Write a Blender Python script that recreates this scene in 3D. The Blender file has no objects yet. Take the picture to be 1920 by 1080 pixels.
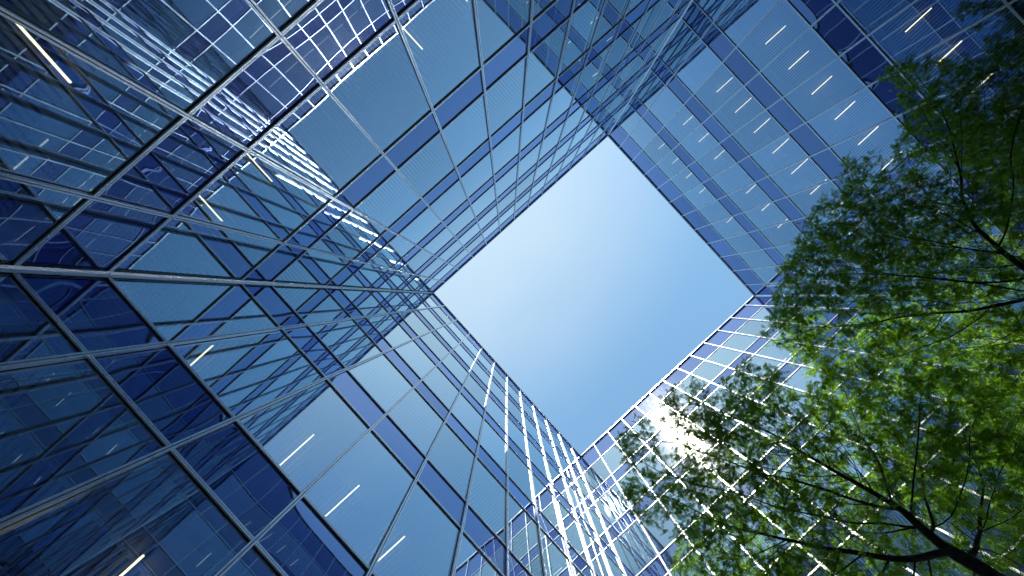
import bpy, math, random
import numpy as np
from mathutils import Matrix, Vector

# ------------------------------------------------------------------ camera, sky, sun, exposure
S = bpy.context.scene
C = S.collection
cam = bpy.data.cameras.new('camera'); co = bpy.data.objects.new('camera', cam); C.objects.link(co)
cam.sensor_fit = 'HORIZONTAL'; cam.sensor_width = 36.0; cam.lens = 36.0 * 747 / 1920
cam.clip_start = 0.05; cam.clip_end = 3000
RT = (0.7407112, 0.6717318, -0.0110998); DN = (-0.6714065, 0.7407324, 0.0229966); FW = (0.0236695, -0.0095813, 0.9996739)
co.matrix_world = Matrix(((RT[0], -DN[0], -FW[0], 0), (RT[1], -DN[1], -FW[1], 0), (RT[2], -DN[2], -FW[2], 1.6), (0, 0, 0, 1)))
S.camera = co

SUN = Vector((0.0842, -0.4876, 0.8690)).normalized()
W = bpy.data.worlds.new('World'); S.world = W; W.use_nodes = True
n = W.node_tree.nodes; l = W.node_tree.links; n.clear()
wo = n.new('ShaderNodeOutputWorld'); bg = n.new('ShaderNodeBackground'); sky = n.new('ShaderNodeTexSky')
sky.sky_type = 'NISHITA'; sky.sun_disc = False
sky.sun_elevation = math.asin(SUN.z); sky.sun_rotation = math.atan2(SUN.x, SUN.y)
sky.air_density = 1.0; sky.dust_density = 0.3; sky.ozone_density = 3.0; sky.altitude = 50
bg.inputs['Strength'].default_value = 0.15
# thin high cloud: soft veil, thickest toward the sun's side of the sky
tc = n.new('ShaderNodeTexCoord'); mp = n.new('ShaderNodeMapping'); mp.inputs['Scale'].default_value = (1.6, 2.6, 1.0); mp.inputs['Rotation'].default_value = (0, 0, 0.5)
l.new(tc.outputs['Generated'], mp.inputs['Vector'])
nz = n.new('ShaderNodeTexNoise'); nz.inputs['Scale'].default_value = 2.2; nz.inputs['Detail'].default_value = 5; nz.inputs['Roughness'].default_value = 0.5
l.new(mp.outputs['Vector'], nz.inputs['Vector'])
dt = n.new('ShaderNodeVectorMath'); dt.operation = 'DOT_PRODUCT'; l.new(tc.outputs['Generated'], dt.inputs[0])
VC = Vector((0.06, -0.36, 0.93)).normalized(); dt.inputs[1].default_value = VC
mr = n.new('ShaderNodeMapRange'); mr.interpolation_type = 'SMOOTHSTEP'
mr.inputs['From Min'].default_value = 0.75; mr.inputs['From Max'].default_value = 1.0; mr.inputs['To Min'].default_value = 0.06; mr.inputs['To Max'].default_value = 0.64
l.new(dt.outputs['Value'], mr.inputs['Value'])
m2 = n.new('ShaderNodeMapRange'); m2.inputs['From Min'].default_value = 0.3; m2.inputs['From Max'].default_value = 0.7; m2.inputs['To Min'].default_value = 0.86; m2.inputs['To Max'].default_value = 1.12
l.new(nz.outputs['Fac'], m2.inputs['Value'])
mu = n.new('ShaderNodeMath'); mu.operation = 'MULTIPLY'; l.new(mr.outputs[0], mu.inputs[0]); l.new(m2.outputs[0], mu.inputs[1])
mx = n.new('ShaderNodeMix'); mx.data_type = 'RGBA'; mx.inputs['B'].default_value = (2.75, 3.25, 3.5, 1)
l.new(mu.outputs[0], mx.inputs['Factor'])
tint = n.new('ShaderNodeVectorMath'); tint.operation = 'MULTIPLY'; tint.inputs[1].default_value = (0.95, 1.2, 1.05); l.new(sky.outputs['Color'], tint.inputs[0])
l.new(tint.outputs[0], mx.inputs['A']); l.new(mx.outputs['Result'], bg.inputs['Color']); l.new(bg.outputs['Background'], wo.inputs['Surface'])

sl = bpy.data.lights.new('sun', 'SUN'); sl.energy = 4.6; sl.angle = math.radians(0.53); sl.color = (1.0, 0.95, 0.88)
so = bpy.data.objects.new('sun', sl); C.objects.link(so); so.location = (0, 0, 60)
so.rotation_euler = SUN.to_track_quat('Z', 'Y').to_euler()
S.view_settings.view_transform = 'Standard'; S.view_settings.look = 'None'; S.view_settings.exposure = 0.84; S.view_settings.gamma = 1.0
cy = S.cycles
cy.max_bounces = 14; cy.glossy_bounces = 9; cy.transparent_max_bounces = 16; cy.diffuse_bounces = 4; cy.transmission_bounces = 6
cy.caustics_reflective = True; cy.caustics_refractive = False
cy.sample_clamp_indirect = 40.0; cy.blur_glossy = 1.0

# ------------------------------------------------------------------ materials
def mat(name):
    m = bpy.data.materials.new(name); m.use_nodes = True; m.node_tree.nodes.clear()
    return m, m.node_tree.nodes, m.node_tree.links

def principled(name, col, rough=0.5, metal=0.0, noise=None, emit=None, estr=0, spec=0.5):
    m, n, l = mat(name)
    o = n.new('ShaderNodeOutputMaterial'); p = n.new('ShaderNodeBsdfPrincipled')
    p.inputs['Base Color'].default_value = (*col, 1); p.inputs['Roughness'].default_value = rough; p.inputs['Metallic'].default_value = metal
    p.inputs['Specular IOR Level'].default_value = spec
    if noise:
        sc, amt = noise
        tc = n.new('ShaderNodeTexCoord'); nz = n.new('ShaderNodeTexNoise'); nz.inputs['Scale'].default_value = sc; nz.inputs['Detail'].default_value = 6
        l.new(tc.outputs['Object'], nz.inputs['Vector'])
        r = n.new('ShaderNodeMapRange'); r.inputs['From Min'].default_value = .3; r.inputs['From Max'].default_value = .7
        r.inputs['To Min'].default_value = 1 - amt; r.inputs['To Max'].default_value = 1 + amt; l.new(nz.outputs['Fac'], r.inputs['Value'])
        v = n.new('ShaderNodeVectorMath'); v.operation = 'SCALE'; v.inputs[0].default_value = col; l.new(r.outputs[0], v.inputs['Scale'])
        l.new(v.outputs[0], p.inputs['Base Color'])
        r2 = n.new('ShaderNodeMapRange'); r2.inputs['From Min'].default_value = .3; r2.inputs['From Max'].default_value = .7
        r2.inputs['To Min'].default_value = max(0, rough - .08); r2.inputs['To Max'].default_value = min(1, rough + .1); l.new(nz.outputs['Fac'], r2.inputs['Value'])
        l.new(r2.outputs[0], p.inputs['Roughness'])
    if emit:
        p.inputs['Emission Color'].default_value = (*emit, 1); p.inputs['Emission Strength'].default_value = estr
    l.new(p.outputs[0], o.inputs[0])
    return m

def glass(name, R0, R1, T, back=None):
    """solar-control glazing: tinted mirror coat whose share grows toward grazing, the rest passes through (or ends on an opaque enamel)"""
    m, n, l = mat(name)
    o = n.new('ShaderNodeOutputMaterial')
    lw = n.new('ShaderNodeLayerWeight'); lw.inputs['Blend'].default_value = 0.5
    fr = n.new('ShaderNodeMath'); fr.operation = 'POWER'; fr.inputs[1].default_value = 1.22; l.new(lw.outputs['Facing'], fr.inputs[0])
    mc = n.new('ShaderNodeMix'); mc.data_type = 'RGBA'; mc.inputs['A'].default_value = (*R0, 1); mc.inputs['B'].default_value = (*R1, 1)
    l.new(fr.outputs[0], mc.inputs['Factor'])
    # every pane has its own slight shade of coating, and a thin film of dust
    oi = n.new('ShaderNodeObjectInfo'); r = n.new('ShaderNodeMapRange'); r.inputs['To Min'].default_value = 0.84; r.inputs['To Max'].default_value = 1.05
    l.new(oi.outputs['Random'], r.inputs['Value'])
    v = n.new('ShaderNodeVectorMath'); v.operation = 'SCALE'; l.new(mc.outputs['Result'], v.inputs[0]); l.new(r.outputs[0], v.inputs['Scale'])
    g = n.new('ShaderNodeBsdfGlossy'); g.distribution = 'GGX'; g.inputs['Roughness'].default_value = 0.0
    l.new(v.outputs[0], g.inputs['Color'])
    inv = n.new('ShaderNodeMath'); inv.operation = 'SUBTRACT'; inv.inputs[0].default_value = 1.0; l.new(fr.outputs[0], inv.inputs[1])
    v2 = n.new('ShaderNodeVectorMath'); v2.operation = 'SCALE'; v2.inputs[0].default_value = T; l.new(inv.outputs[0], v2.inputs['Scale'])
    if back is None:
        t = n.new('ShaderNodeBsdfTransparent'); l.new(v2.outputs[0], t.inputs['Color'])
    else:
        t = n.new('ShaderNodeBsdfDiffuse'); t.inputs['Color'].default_value = (*back, 1)
    a = n.new('ShaderNodeAddShader'); l.new(g.outputs[0], a.inputs[0]); l.new(t.outputs[0], a.inputs[1])
    # dust film: a broad weak gloss that carries the glare round the sun's image
    d = n.new('ShaderNodeBsdfGlossy'); d.inputs['Roughness'].default_value = 0.12; d.inputs['Color'].default_value = (1, 1, 1, 1)
    mix = n.new('ShaderNodeMixShader'); mix.inputs[0].default_value = 0.014
    tc = n.new('ShaderNodeTexCoord'); mp = n.new('ShaderNodeMapping'); mp.inputs['Scale'].default_value = (9, 9, .7); l.new(tc.outputs['Object'], mp.inputs['Vector'])
    nz = n.new('ShaderNodeTexNoise'); nz.inputs['Scale'].default_value = 1.6; nz.inputs['Detail'].default_value = 4; l.new(mp.outputs['Vector'], nz.inputs['Vector'])
    rr = n.new('ShaderNodeMapRange'); rr.inputs['From Min'].default_value = .35; rr.inputs['From Max'].default_value = .7; rr.inputs['To Min'].default_value = .007; rr.inputs['To Max'].default_value = .022
    l.new(nz.outputs['Fac'], rr.inputs['Value']); l.new(rr.outputs[0], mix.inputs[0])
    l.new(a.outputs[0], mix.inputs[1]); l.new(d.outputs[0], mix.inputs[2])
    l.new(mix.outputs[0], o.inputs[0])
    return m

M_VIS = glass('blue_solar_glass', (0.022, 0.09, 0.24), (0.84, 0.98, 1.0), (0.58, 0.72, 0.74))
M_SPA = glass('violet_enamel_glass', (0.014, 0.034, 0.095), (0.46, 0.58, 0.88), (0, 0, 0), back=(0.012, 0.016, 0.055))
M_ALU = principled('pale_aluminium', (0.92, 0.93, 0.94), 0.30, 0.65, noise=(1.2, .05))
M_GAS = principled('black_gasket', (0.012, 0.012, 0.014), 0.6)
M_CORE = principled('core_wall_paint', (0.45, 0.46, 0.46), 0.8, noise=(.6, .1))
M_FLOOR = principled('pale_floor', (0.62, 0.60, 0.56), 0.5)
M_OUT = principled('outer_cladding', (0.30, 0.31, 0.33), 0.6, noise=(.8, .08))
M_LAMP = principled('lamp_diffuser', (0.8, 0.8, 0.8), 0.4, emit=(1.0, 0.76, 0.46), estr=1.9)
M_LBOX = principled('lamp_housing', (0.5, 0.5, 0.5), 0.4)

def ceiling_mat(name, axis):
    m, n, l = mat(name)
    o = n.new('ShaderNodeOutputMaterial'); p = n.new('ShaderNodeBsdfPrincipled'); p.inputs['Roughness'].default_value = .5
    g = n.new('ShaderNodeNewGeometry'); s = n.new('ShaderNodeSeparateXYZ'); l.new(g.outputs['Position'], s.inputs[0])
    a, b = (0, 1) if axis == 'x' else (1, 0)                 # ribs run along the given axis
    f = n.new('ShaderNodeMath'); f.operation = 'PINGPONG'; f.inputs[1].default_value = 0.05; l.new(s.outputs[b], f.inputs[0])
    st = n.new('ShaderNodeMath'); st.operation = 'GREATER_THAN'; st.inputs[1].default_value = 0.020; l.new(f.outputs[0], st.inputs[0])
    # plain margins and plain access panels among the ribbed ones
    v1 = n.new('ShaderNodeCombineXYZ')
    q1 = n.new('ShaderNodeMath'); q1.operation = 'SNAP'; q1.inputs[1].default_value = 1.4227; l.new(s.outputs[b], q1.inputs[0])
    q2 = n.new('ShaderNodeMath'); q2.operation = 'SNAP'; q2.inputs[1].default_value = 1.30; l.new(s.outputs[a], q2.inputs[0])
    l.new(q1.outputs[0], v1.inputs[0]); l.new(q2.outputs[0], v1.inputs[1]); l.new(s.outputs[2], v1.inputs[2])
    wn = n.new('ShaderNodeTexWhiteNoise'); l.new(v1.outputs[0], wn.inputs['Vector'])
    gt = n.new('ShaderNodeMath'); gt.operation = 'GREATER_THAN'; gt.inputs[1].default_value = 0.80; l.new(wn.outputs['Value'], gt.inputs[0])
    mxx = n.new('ShaderNodeMath'); mxx.operation = 'MAXIMUM'; l.new(st.outputs[0], mxx.inputs[0]); l.new(gt.outputs[0], mxx.inputs[1])
    c = n.new('ShaderNodeMix'); c.data_type = 'RGBA'; c.inputs['A'].default_value = (0.07, 0.075, 0.08, 1); c.inputs['B'].default_value = (0.55, 0.60, 0.58, 1)
    l.new(mxx.outputs[0], c.inputs['Factor']); l.new(c.outputs['Result'], p.inputs['Base Color']); l.new(p.outputs[0], o.inputs[0])
    return m
M_CEX = ceiling_mat('ribbed_ceiling_x', 'x'); M_CEY = ceiling_mat('ribbed_ceiling_y', 'y')

def paving_mat():
    m, n, l = mat('stone_paving')
    o = n.new('ShaderNodeOutputMaterial'); p = n.new('ShaderNodeBsdfPrincipled'); p.inputs['Roughness'].default_value = .7
    tc = n.new('ShaderNodeTexCoord'); b = n.new('ShaderNodeTexBrick'); b.inputs['Scale'].default_value = 1.0
    b.inputs['Color1'].default_value = (.38, .37, .35, 1); b.inputs['Color2'].default_value = (.45, .44, .42, 1); b.inputs['Mortar'].default_value = (.06, .06, .06, 1)
    b.inputs['Mortar Size'].default_value = .008; b.inputs['Brick Width'].default_value = .9; b.inputs['Row Height'].default_value = .45
    l.new(tc.outputs['Object'], b.inputs['Vector']); l.new(b.outputs['Color'], p.inputs['Base Color']); l.new(p.outputs[0], o.inputs[0])
    return m
M_PAVE = paving_mat()

def bark_mat():
    m, n, l = mat('dark_bark')
    o = n.new('ShaderNodeOutputMaterial'); p = n.new('ShaderNodeBsdfPrincipled'); p.inputs['Roughness'].default_value = .9
    tc = n.new('ShaderNodeTexCoord'); nz = n.new('ShaderNodeTexNoise'); nz.inputs['Scale'].default_value = 9; nz.inputs['Detail'].default_value = 8
    l.new(tc.outputs['Object'], nz.inputs['Vector'])
    c = n.new('ShaderNodeValToRGB'); c.color_ramp.elements[0].position = .35; c.color_ramp.elements[0].color = (.018, .013, .010, 1)
    c.color_ramp.elements[1].position = .7; c.color_ramp.elements[1].color = (.07, .055, .045, 1)
    l.new(nz.outputs['Fac'], c.inputs[0]); l.new(c.outputs[0], p.inputs['Base Color'])
    bp = n.new('ShaderNodeBump'); bp.inputs['Distance'].default_value = .02; l.new(nz.outputs['Fac'], bp.inputs['Height']); l.new(bp.outputs[0], p.inputs['Normal'])
    l.new(p.outputs[0], o.inputs[0]); return m
M_BARK = bark_mat()

def leaf_mat():
    m, n, l = mat('locust_leaf')
    o = n.new('ShaderNodeOutputMaterial')
    at = n.new('ShaderNodeAttribute'); at.attribute_name = 'tone'
    c = n.new('ShaderNodeValToRGB'); e = c.color_ramp.elements
    e[0].position = 0; e[0].color = (.032, .070, .012, 1); e[1].position = 1; e[1].color = (.17, .19, .025, 1)
    k = e.new(.5); k.color = (.078, .140, .018, 1); k = e.new(.93); k.color = (.125, .190, .024, 1)
    l.new(at.outputs['Fac'], c.inputs[0])
    d = n.new('ShaderNodeBsdfPrincipled'); d.inputs['Roughness'].default_value = .42; l.new(c.outputs[0], d.inputs['Base Color']); d.inputs['Specular IOR Level'].default_value = .4
    t = n.new('ShaderNodeBsdfTranslucent')
    br = n.new('ShaderNodeMix'); br.data_type = 'RGBA'; br.blend_type = 'MULTIPLY'; br.inputs['Factor'].default_value = 1; br.inputs['B'].default_value = (3.6, 4.0, 1.2, 1)
    l.new(c.outputs[0], br.inputs['A']); l.new(br.outputs['Result'], t.inputs['Color'])
    x = n.new('ShaderNodeMixShader'); x.inputs[0].default_value = .5; l.new(d.outputs[0], x.inputs[1]); l.new(t.outputs[0], x.inputs[2]); l.new(x.outputs[0], o.inputs[0])
    return m
M_LEAF = leaf_mat()

# ------------------------------------------------------------------ helpers
def tag(o, label=None, cat=None, group=None, kind=None):
    if label: o['label'] = label
    if cat: o['category'] = cat
    if group: o['group'] = group
    if kind: o['kind'] = kind
    return o
def link(name, me, parent=None, loc=None):
    o = bpy.data.objects.new(name, me); C.objects.link(o)
    if parent: o.parent = parent
    if loc is not None: o.location = loc
    return o
def empty(name, loc):
    o = bpy.data.objects.new(name, None); C.objects.link(o); o.location = loc; o.empty_display_size = .5
    return o
def mesh(name, V, F, mats, mi=None, smooth=False):
    me = bpy.data.meshes.new(name); me.from_pydata([tuple(v) for v in V], [], F)
    for m in (mats if isinstance(mats, (list, tuple)) else [mats]): me.materials.append(m)
    if mi is not None: me.polygons.foreach_set('material_index', mi)
    if smooth: me.polygons.foreach_set('use_smooth', [True] * len(F))
    me.update(); return me

class Boxes:
    """boxes gathered in facade axes (s along, d into the building, z up) and written as one mesh"""
    def __init__(s): s.V = []; s.F = []; s.I = []
    def box(s, a0, a1, d0, d1, z0, z1, mi=0):
        b = len(s.V)
        s.V += [(a, d, z) for z in (z0, z1) for d in (d0, d1) for a in (a0, a1)]
        s.F += [[b + i for i in f] for f in ((0, 2, 3, 1), (4, 5, 7, 6), (0, 1, 5, 4), (2, 6, 7, 3), (0, 4, 6, 2), (1, 3, 7, 5))]
        s.I += [mi] * 6
    def prism(s, poly, z0, z1, mi=0):
        b = len(s.V); k = len(poly)
        s.V += [(p[0], p[1], z0) for p in poly] + [(p[0], p[1], z1) for p in poly]
        s.F += [list(range(b + k - 1, b - 1, -1)), list(range(b + k, b + 2 * k))] + [[b + i, b + (i + 1) % k, b + k + (i + 1) % k, b + k + i] for i in range(k)]
        s.I += [mi] * (k + 2)

CZ = 1.6
Dn, Ds, De, Dse = 4.074, 4.010, 14.1104, 12.6543
P, SP, PAR, ST = 3.9, 1.0813, 2.3436, 1.4227
T = [CZ + 4.6256 + k * P for k in range(7)]               # top of the clear glass of each storey
B = [t + SP for t in T]                                   # top of the spandrel above it
TOP = T[6] + PAR
LOW_T, LOW_B = T[0] - P, B[0] - P
ZL = [LOW_T, LOW_B] + [z for k in range(6) for z in (T[k], B[k])] + [T[6]]
DEEP = 7.0

class Wing:
    def __init__(s, key, org, a, d, length, off, nm, cm, label):
        s.key = key; s.o = Vector(org); s.a = Vector(a); s.d = Vector(d); s.L = length; s.cm = cm
        s.flip = s.a.cross(s.d).z < 0
        s.cols = [off + i * ST for i in range(nm)]
        s.edges = [0.0] + s.cols + [length]
        s.root = empty('courtyard_building', (s.o.x, s.o.y, 0)); tag(s.root, label, 'building', 'glass facades round the courtyard')
    def w(s, v): return Vector((s.a.x * v[0] + s.d.x * v[1], s.a.y * v[0] + s.d.y * v[1], v[2]))
    def put(s, name, bx, mats, loc=(0, 0, 0)):
        F = [list(reversed(f)) for f in bx.F] if s.flip else bx.F
        return link(name, mesh(name, [s.w(v) for v in bx.V], F, mats, bx.I), s.root, s.w(loc))

rng = random.Random(7)
GX = [0, .03, .09, .18, .32, .5, .68, .82, .91, .97, 1]
GZ = [0, .02, .06, .12, .22, .36, .5, .64, .78, .88, .94, .98, 1]
def pane_mesh(wg, w, h, seed, spandrel):
    r = random.Random(seed)
    A = (r.uniform(.0016, .0040) * (.45 if wg.key == 'NW' else 1.15) if spandrel else r.uniform(.0002, .0010)) * (1 if r.random() < .75 else -1)
    tx, tz = r.gauss(0, .0007), r.gauss(0, .0007)
    ph = [r.uniform(0, 6.28) for _ in range(4)]; a2 = (.0001 if wg.key == 'NW' else .0002) if spandrel else .00015
    V, F = [], []
    for z in GZ:
        for x in GX:
            px = 1 - abs(2 * x - 1) ** 2.6; pz = 1 - abs(2 * z - 1) ** 2.6
            e = A * px * pz + a2 * (math.sin(2.2 * 3.14 * x + ph[0]) * math.sin(3.0 * 3.14 * z + ph[1]) + .5 * math.sin(5.5 * x + 4 * z + ph[2]))
            V.append(wg.w(((x - .5) * w, e + tx * (x - .5) * w + tz * (z - .5) * h, (z - .5) * h)))
    k = len(GX)
    for j in range(len(GZ) - 1):
        for i in range(k - 1):
            q = [j * k + i, j * k + i + 1, (j + 1) * k + i + 1, (j + 1) * k + i]
            F.append(q if not wg.flip else q[::-1])
    return mesh('pane', V, F, M_SPA if spandrel else M_VIS, smooth=True)

def notched(bx, a0, a1, d0, d1, z0, z1, joints, mi=0, gap=.005):
    zs = [z0] + [j for j in joints if z0 + .2 < j < z1 - .2] + [z1]
    for p, q in zip(zs[:-1], zs[1:]):
        bx.box(a0, a1, d0, d1, p + (gap if p > z0 else 0), q, mi)

def build_wing(wg):
    L = wg.L; HW = .030 if wg.key in ('SE', 'SW') else .028; PR = -.052 if wg.key in ('SE', 'SW') else -.038   # cap half width and projection
    # glazing: one window or spandrel panel per bay and storey
    cache = {}
    def pane(name, i, z0, z1, sp):
        s0, s1 = wg.edges[i] , wg.edges[i + 1]
        wdt = round(s1 - s0, 3)
        key = (wdt, round(z1 - z0, 3), sp, rng.randrange(9) if abs(wdt - ST) < .01 else 0)
        if key not in cache: cache[key] = pane_mesh(wg, wdt - .004, z1 - z0 - .004, rng.random(), sp)
        return link(name, cache[key], wg.root, wg.w(((s0 + s1) / 2, .012, (z0 + z1) / 2)))
    nb = len(wg.edges) - 1
    for i in range(nb):
        for k in range(7): pane('window', i, B[k] - P, T[k], False)
        for k in range(6): pane('spandrel_panel', i, T[k], B[k], True)
        o = pane('parapet_panel', i, T[6], TOP - .06, True)
    pane_low = Boxes()
    for i in range(nb): pane_low.box(wg.edges[i] + .03, wg.edges[i + 1] - .03, .02, .05, .15, LOW_T)
    wg.put('shopfront_glazing', pane_low, M_VIS)
    lb = Boxes(); lb.box(0, L, .014, .06, LOW_T + .03, LOW_B - .03); wg.put('base_panel', lb, M_SPA)
    # vertical mullion caps: two flat fins with a shadow groove between, a joint at every storey
    for c in wg.cols:
        b = Boxes()
        notched(b, -HW, -.006, PR, .0, 0, TOP - .07, B)
        notched(b, .006, HW, PR, .0, 0, TOP - .07, B)
        b.box(-.005, .005, -.026, .0, 0, TOP - .07, 1)
        b.box(-HW - .005, HW + .005, .0, .009, 0, TOP - .07, 1)
        b.box(-.026, .026, .03, .16, 0, TOP - .07, 0)
        wg.put('mullion', b, [M_ALU, M_GAS], (c, 0, 0))
    # corner post at the start of this wing
    b = Boxes()
    for p, q in zip([0] + B, B + [TOP - .07]):
        b.prism([(-.03, -.03), (.075, -.03), (.075, -.085), (.045, -.105), (-.03 , -.105)] if False else [(.0, .0), (.062, .0), (.062, -.045), (.045, -.062), (.0, -.062)], p + .006, q) if False else None
        b.box(.004, .060, -.0, .010, p + .006, q)
        b.prism([(.002, .004), (.085, .004), (.085, -.026), (.046, -.046), (.026, -.085), (-.002, -.085)], p + .006, q)
    wg.put('corner_post', b, [M_ALU, M_GAS])
    # horizontal transom caps between the mullions, black gasket under each
    for z in ZL:
        b = Boxes()
        for i in range(nb):
            s0 = wg.edges[i] + (HW + .001 if i else .04); s1 = wg.edges[i + 1] - (HW + .001 if i < nb - 1 else .04)
            b.box(s0, s1, -.022, .0, z + .004, z + .026)
            b.box(s0, s1, -.022, .0, z - .026, z - .004)
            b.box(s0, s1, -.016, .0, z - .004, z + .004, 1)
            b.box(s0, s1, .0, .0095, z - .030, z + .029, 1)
        b.box(0, L, .035, .16, z - .025, z + .025)
        wg.put('transom', b, [M_ALU, M_GAS], (0, 0, 0))
    # coping
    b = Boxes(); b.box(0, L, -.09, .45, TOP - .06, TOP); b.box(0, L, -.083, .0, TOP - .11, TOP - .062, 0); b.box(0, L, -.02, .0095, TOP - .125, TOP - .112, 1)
    wg.put('coping', b, [M_ALU, M_GAS])
    # storeys: slab with ceiling below, core wall behind, roof, outer wall
    def trap(d0, d1): return [(-d0, d0), (L + d0, d0), (L + d1, d1), (-d1, d1)]
    for k in range(7):
        b = Boxes(); b.prism(trap(.17, DEEP), T[k] + .03, B[k] - .02 if k < 6 else T[k] + .6)
        o = wg.put('ceiling', b, wg.cm)
    b = Boxes(); b.prism(trap(.17, DEEP), LOW_T, LOW_B); wg.put('ceiling', b, wg.cm)
    b = Boxes()
    for k in range(-1, 6): b.prism(trap(.18, DEEP - .01), (B[k] if k >= 0 else LOW_B) - .018 + (.02 if k < 0 else 0), (B[k] if k >= 0 else LOW_B) + .045)
    wg.put('raised_floor', b, M_FLOOR)
    b = Boxes(); b.prism(trap(DEEP + .01, DEEP + .3), 0, TOP - .8); wg.put('core_wall', b, M_CORE)
    b = Boxes(); b.prism(trap(.46, DEEP + .5), TOP - .75, TOP - .55); wg.put('roof', b, M_OUT)
    # blind rails and frames that show inside the clear glass
    b = Boxes()
    for k in range(7): b.box(0, L, .175, .42, T[k] - .10, T[k] + .028)
    wg.put('blind_pelmet', b, M_CORE)

WN = Wing('NW', (-Ds, -Dn, 0), (1, 0, 0), (0, -1, 0), Ds + De, 1.2487, 12, M_CEY,
          'blue mirror glass facade at upper left carrying warped reflections of white grid lines')
WS = Wing('SW', (-Ds, -Dn, 0), (0, 1, 0), (-1, 0, 0), Dn + Dse, 1.3473, 11, M_CEX,
          'blue glass facade at lower left with dark ribbed ceilings behind its lowest panes')
WE = Wing('NE', (De, -Dn, 0), (0, 1, 0), (1, 0, 0), Dn + Dse, 1.3453, 11, M_CEX,
          'blue glass facade at upper right with rows of short lit lamps inside')
WB = Wing('SE', (De, Dse, 0), (-1, 0, 0), (0, 1, 0), Ds + De, 1.0961, 12, M_CEY,
          'glass facade at lower right with sunlit white mullions and the sun glinting in it')
for wg in (WN, WS, WE, WB): build_wing(wg)

# ------------------------------------------------------------------ ground
b = Boxes(); b.box(-120, 120, -120, 120, -.3, 0)
g = link('ground', mesh('ground', b.V, b.F, M_PAVE)); tag(g, kind='structure')

# ------------------------------------------------------------------ ceiling lamps
ORD = ['first', 'second', 'third', 'fourth', 'fifth', 'sixth', 'seventh', 'eighth', 'ninth', 'tenth', 'eleventh', 'twelfth', 'thirteenth']
lampm = {}
def lamp_meshes(kind):
    if kind in lampm: return lampm[kind]
    hx, hy = (.58, .015) if kind == 'x' else (.015, .58)
    b = Boxes(); b.box(-hx, hx, -hy, hy, 0, .05); b.box(-hx * .7, -hx * .6, -.006, .006, .05, .12) if kind == 'x' else b.box(-.006, .006, -hy * .7, -hy * .6, .05, .12)
    h = mesh('lamp_housing', b.V, b.F, M_LBOX)
    b = Boxes(); b.box(-hx + .004, hx - .004, -hy + .003, hy - .003, -.022, -.001)
    lampm[kind] = (h, mesh('lamp_diffuser', b.V, b.F, M_LAMP)); return lampm[kind]
def lamp(x, y, z, kind, label, group):
    r = empty('linear_lamp', (x, y, z)); tag(r, label, 'lamp', group)
    h, d = lamp_meshes(kind); link('housing', h, r); link('diffuser', d, r)
def row(wg, k, bays, depth, kind, fac, rowname, group, start):
    for n_, i in enumerate(bays):
        s = (wg.edges[i] + wg.edges[i + 1]) / 2; v = wg.w((s, depth, T[k] - .07)) + wg.o
        lamp(v.x, v.y, v.z, kind, f'{ORD[n_]} lamp from {start} in {rowname}, {fac} glass', group)
for k, nm in ((6, 'top window row'), (5, 'second row from roof'), (4, 'third row from roof'), (3, 'fourth row from roof'), (2, 'fifth row from roof')):
    row(WE, k, {6: (2, 3, 4, 5, 7), 5: (2, 3, 4, 6, 7, 8), 4: range(2, 10), 3: range(2, 10), 2: (1, 2, 4, 5, 6, 8)}[k], 1.51, 'x', 'upper right', nm, 'lamps behind the upper right facade', 'top corner')
for k, bays, nm in ((6, range(1, 12), 'top window row'), (5, range(2, 11), 'second row from roof')):
    row(WB, k, bays, 1.42, 'x', 'lower right', nm, 'lamps behind the lower right facade', 'right corner')
row(WN, 1, [0, 1, 4, 5], 1.67, 'y', 'upper left', 'sixth row from roof', 'lamps behind the upper left facade', 'left corner')
row(WN, 0, [1, 4], 1.67, 'y', 'upper left', 'lowest window row', 'lamps behind the upper left facade', 'left corner')
row(WS, 1, [0, 2, 3, 4], 1.50, 'x', 'lower left', 'sixth row from roof', 'lamps behind the lower left facade', 'left corner')
row(WS, 0, [2, 4], 1.50, 'x', 'lower left', 'lowest window row', 'lamps behind the lower left facade', 'left corner')

# ------------------------------------------------------------------ trees
CA = [(1.18, 4.71, 11.1, .9), (-.03, 4.47, 10.6, .55), (-.57, 5.5, 10.6, .7), (1.34, 5.64, 10.6, 1.0), (2.85, 5.73, 11.1, .8), (.19, 6.16, 10.1, 1.0), (2.37, 6.33, 10.1, 1.1), (1.05, 6.74, 9.6, 1.1), (-.06, 7.15, 9.6, 1.0), (4.07, 7.0, 10.6, .9), (2.82, 7.22, 9.6, 1.1), (1.6, 7.29, 9.1, 1.0), (4.0, 7.87, 9.6, 1.1), (2.79, 7.62, 8.6, .9), (4.09, 8.05, 8.6, 1.1), (2.9, 8.41, 8.1, .9), (-.81, 6.9, 10.1, .6), (.66, 7.41, 8.6, .8), (1.47, 8.01, 8.1, .8)]
CB = [(5.29, 4.22, 10.1, .8), (4.82, 4.42, 10.6, .55), (4.41, 5.03, 10.6, .7), (6.44, 4.02, 10.1, .9), (7.89, 3.4, 10.6, .5), (5.57, 5.1, 9.6, 1.0), (4.37, 5.55, 10.1, .6), (5.31, 6.17, 9.6, 1.0), (7.12, 4.59, 9.6, 1.1), (8.94, 3.76, 10.1, .7), (9.98, 3.45, 10.6, .35), (11.42, 3.56, 10.6, .5), (10.06, 4.46, 10.1, .9), (12.3, 3.6, 10.6, .45), (7.88, 4.98, 9.1, 1.1), (6.37, 5.81, 9.1, 1.1), (6.0, 7.39, 9.1, 1.1), (6.87, 6.27, 8.6, 1.1), (10.08, 5.33, 9.6, 1.1), (11.93, 4.39, 10.1, .7), (5.52, 8.35, 8.6, 1.1)]

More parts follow.
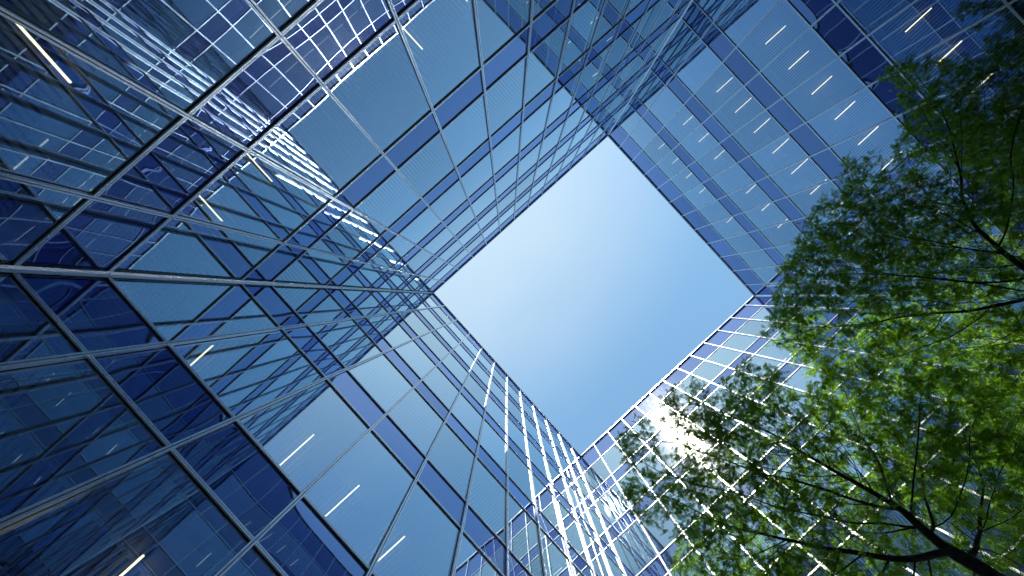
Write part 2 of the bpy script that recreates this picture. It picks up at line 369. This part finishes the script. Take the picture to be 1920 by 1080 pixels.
def lift(cl, k):                                           # clump centres moved out from eye level so the crowns stand tall in the court
    out = []
    for x, y, z, r_ in cl:
        kk = min(k, 12.6 / max(x, .1)); out.append((x * kk, y * kk, CZ + (z - CZ) * kk, r_ * kk))
    return out
CA = lift(CA, 1.15); CB = lift(CB, 1.3)
CA[0] = (1.65, 5.6, 12.5, .75)
CA += [(4.9, 9.6, 10.2, 1.0), (5.6, 8.6, 10.6, 1.0), (3.6, 9.6, 9.3, .8)]
CB += [(12.4, 3.9, 12.2, .9), (12.6, 3.0, 12.6, .6), (11.6, 5.0, 11.6, .9), (12.5, 5.6, 11.2, 1.0)]

def grow(clumps, trunk, seed, step=.19, infl=2.6, kill=.20, dens=300):
    rs = np.random.RandomState(seed); att = []
    for x, y, z, r in clumps:
        m = int(dens * r ** 3) + 14
        q = rs.normal(size=(m, 3)); q /= np.linalg.norm(q, axis=1)[:, None]; q *= (rs.rand(m, 1) ** .45) * r * 1.05; q[:, 2] *= .72
        att.append(q + [x, y, z])
    att = np.vstack(att)
    pts = [np.array(trunk[0], float)]; par = [-1]
    for a, b2 in zip(trunk[:-1], trunk[1:]):
        a, b2 = np.array(a, float), np.array(b2, float); k = max(1, int(np.linalg.norm(b2 - a) / .22))
        for i in range(1, k + 1): pts.append(a + (b2 - a) * i / k + rs.normal(size=3) * .012); par.append(len(pts) - 2)
    first = int(len(pts) * .55)
    X = np.array(pts); par = list(par)
    near_i = np.zeros(len(att), int); near_d = np.full(len(att), 1e9)
    d = np.linalg.norm(att[:, None] - X[None, first:], axis=2); near_i = d.argmin(1) + first; near_d = d.min(1)
    X = list(X); alive = np.ones(len(att), bool)
    for it in range(260):
        rr = infl if it > 40 else 9.0
        act = alive & (near_d < rr)
        if not act.any(): break
        new = []
        for i in np.unique(near_i[act]):
            v = att[act & (near_i == i)] - X[i]; v /= np.linalg.norm(v, axis=1)[:, None] + 1e-9; v = v.mean(0)
            v += rs.normal(size=3) * .13; v /= np.linalg.norm(v) + 1e-9
            pi = par[i]
            if pi >= 0:
                f = X[i] - X[pi]; f /= np.linalg.norm(f) + 1e-9; v = v + .55 * f; v /= np.linalg.norm(v)
            new.append((X[i] + v * step, i))
        for q, i in new:
            X.append(q); par.append(i); j = len(X) - 1
            dd = np.linalg.norm(att - q, axis=1); u = dd < near_d; near_d[u] = dd[u]; near_i[u] = j
        alive &= near_d > kill
        if len(X) > 16000: break
    X = np.array(X); N = len(X); rad2 = np.zeros(N); kids = [[] for _ in range(N)]
    for i in range(1, N): kids[par[i]].append(i)
    for i in range(N - 1, -1, -1):
        rad2[i] = sum(rad2[c] ** 1 for c in kids[i]) if kids[i] else .0034 ** 1.85
    R = rad2 ** (1 / 1.85)
    return X, par, kids, R

def tube_mesh(name, X, par, kids, R, scale, sel):
    V, F = [], []
    # chains: follow the thickest child, start new chain for the others
    starts = [(0, -1)] ; chains = []
    while starts:
        i, p = starts.pop(); ch = ([p] if p >= 0 else []) + [i]
        while kids[ch[-1]]:
            ks = sorted(kids[ch[-1]], key=lambda c: -R[c])
            for o in ks[1:]: starts.append((o, ch[-1]))
            ch.append(ks[0])
        chains.append(ch)
    for ch in chains:
        Pp = X[ch]; rr = R[ch].copy() * scale
        if len(ch) > 1 and par[ch[1]] == ch[0] and ch[0] != 0: rr[0] = min(rr[0], rr[1] * 1.15)
        if not sel(rr): continue
        k = 8 if rr.max() > .03 else (5 if rr.max() > .008 else 3)
        if len(Pp) > 3:                                     # smooth the zigzag of the growth steps
            Q = Pp.copy(); Q[1:-1] = .25 * Pp[:-2] + .5 * Pp[1:-1] + .25 * Pp[2:]; Pp = Q
        base = len(V); u = np.array([.31, .77, .55])
        for j in range(len(Pp)):
            t = Pp[min(j + 1, len(Pp) - 1)] - Pp[max(j - 1, 0)]; t /= np.linalg.norm(t) + 1e-9
            a = np.cross(t, u); a /= np.linalg.norm(a) + 1e-9; b2 = np.cross(t, a); u = np.cross(a, t) if False else b2
            u = b2 if False else np.array([.31, .77, .55])
            for q in range(k):
                th = 6.2832 * q / k; V.append(Pp[j] + rr[j] * (math.cos(th) * a + math.sin(th) * b2))
        for j in range(len(Pp) - 1):
            for q in range(k):
                F.append((base + j * k + q, base + j * k + (q + 1) % k, base + (j + 1) * k + (q + 1) % k, base + (j + 1) * k + q))
        F.append(tuple(base + (len(Pp) - 1) * k + q for q in range(k)))
    return V, F

def leaves_mesh(name, X, par, kids, R, seed, per, thin):
    rs = np.random.RandomState(seed)
    idx = [i for i in range(1, len(X)) if R[i] < thin]
    LV, TN = [], []
    for i in idx:
        f = X[i] - X[par[i]]; f /= np.linalg.norm(f) + 1e-9
        for _ in range(rs.poisson(per)):
            d = f * .6 + rs.normal(size=3) * .62; d[2] -= .12; d /= np.linalg.norm(d)
            up = np.array([0, 0, 1.]) + rs.normal(size=3) * .45; sd = np.cross(d, up); sd /= np.linalg.norm(sd) + 1e-9; up = np.cross(sd, d)
            Lr = rs.uniform(.11, .20); m = rs.randint(7, 11); st = X[i] + rs.normal(size=3) * .045; droop = rs.uniform(.0, .5)
            ll = rs.uniform(.034, .050); lw = ll * rs.uniform(.42, .5); tone = np.clip(rs.normal(.45, .2), 0, .92) if rs.rand() > .02 else 1.
            fold = rs.uniform(-.1, .5)
            for s in (-1, 1):
                t = (np.arange(m) + .8 + .25 * (s > 0)) / m; sc = np.sin(np.clip(t, .1, 1) * 2.6) ** .5
                base = st + np.outer(t * Lr, d) - np.outer(droop * Lr * t * t, [0, 0, 1.])
                ax = s * sd * math.cos(fold) + up * math.sin(fold) + .35 * d; ax /= np.linalg.norm(ax)
                ax = ax + rs.normal(size=(m, 3)) * .16; wv = d + rs.normal(size=(m, 3)) * .16
                a = base; c = base + ax * (ll * sc)[:, None]; mid = base + ax * (ll * .45 * sc)[:, None]
                q = np.stack([a, mid + wv * lw * .5, c, mid - wv * lw * .5], 1); LV.append(q); TN.append(np.clip(tone + rs.normal(size=m) * .06, 0, 1))
    Q = np.concatenate(LV); tn = np.concatenate(TN); nq = len(Q)
    me = bpy.data.meshes.new(name); me.vertices.add(nq * 4); me.vertices.foreach_set('co', Q.reshape(-1).astype(np.float32))
    me.loops.add(nq * 4); me.loops.foreach_set('vertex_index', np.arange(nq * 4, dtype=np.int32))
    me.polygons.add(nq); me.polygons.foreach_set('loop_start', np.arange(0, nq * 4, 4, dtype=np.int32)); me.polygons.foreach_set('loop_total', np.full(nq, 4, dtype=np.int32))
    at = me.attributes.new('tone', 'FLOAT', 'FACE'); at.data.foreach_set('value', tn.astype(np.float32))
    me.materials.append(M_LEAF); me.update(calc_edges=True); me.validate()
    print(name, 'leaflets', nq)
    return me

def tree(clumps, trunk, seed, label, per):
    X, par, kids, R = grow(clumps, trunk, seed)
    scale = .115 / R[0]
    ox = np.array(trunk[0]); r = empty('honey_locust_tree', tuple(ox)); tag(r, label, 'tree', 'courtyard trees')
    Xl = X - ox
    V, F = tube_mesh('trunk', Xl, par, kids, R, scale, lambda rr: rr.max() > .022)
    link('trunk', mesh('trunk', V, F, M_BARK, smooth=True), r)
    V, F = tube_mesh('branches', Xl, par, kids, R, scale, lambda rr: rr.max() <= .022)
    tw = link('branches', mesh('branches', V, F, M_BARK, smooth=True), r)
    link('crown', leaves_mesh('crown', Xl, par, kids, R * scale, seed + 5, per, R.min() * scale * 2.3), r)
    print('nodes', len(X), 'rmin', R.min() * scale)
tree(CA, [(3.4, 9.9, 0), (3.25, 9.5, 4.0), (2.9, 8.9, 6.4), (2.7, 8.5, 7.8)], 11, 'leafy locust tree at lower right whose crown tip crosses the glinting sun', 8.5)
tree(CB, [(9.2, 9.2, 0), (9.0, 8.8, 4.0), (8.6, 8.2, 7.0), (8.4, 7.9, 8.6)], 23, 'leafy locust tree reaching in from the right edge above the other tree', 9.5)
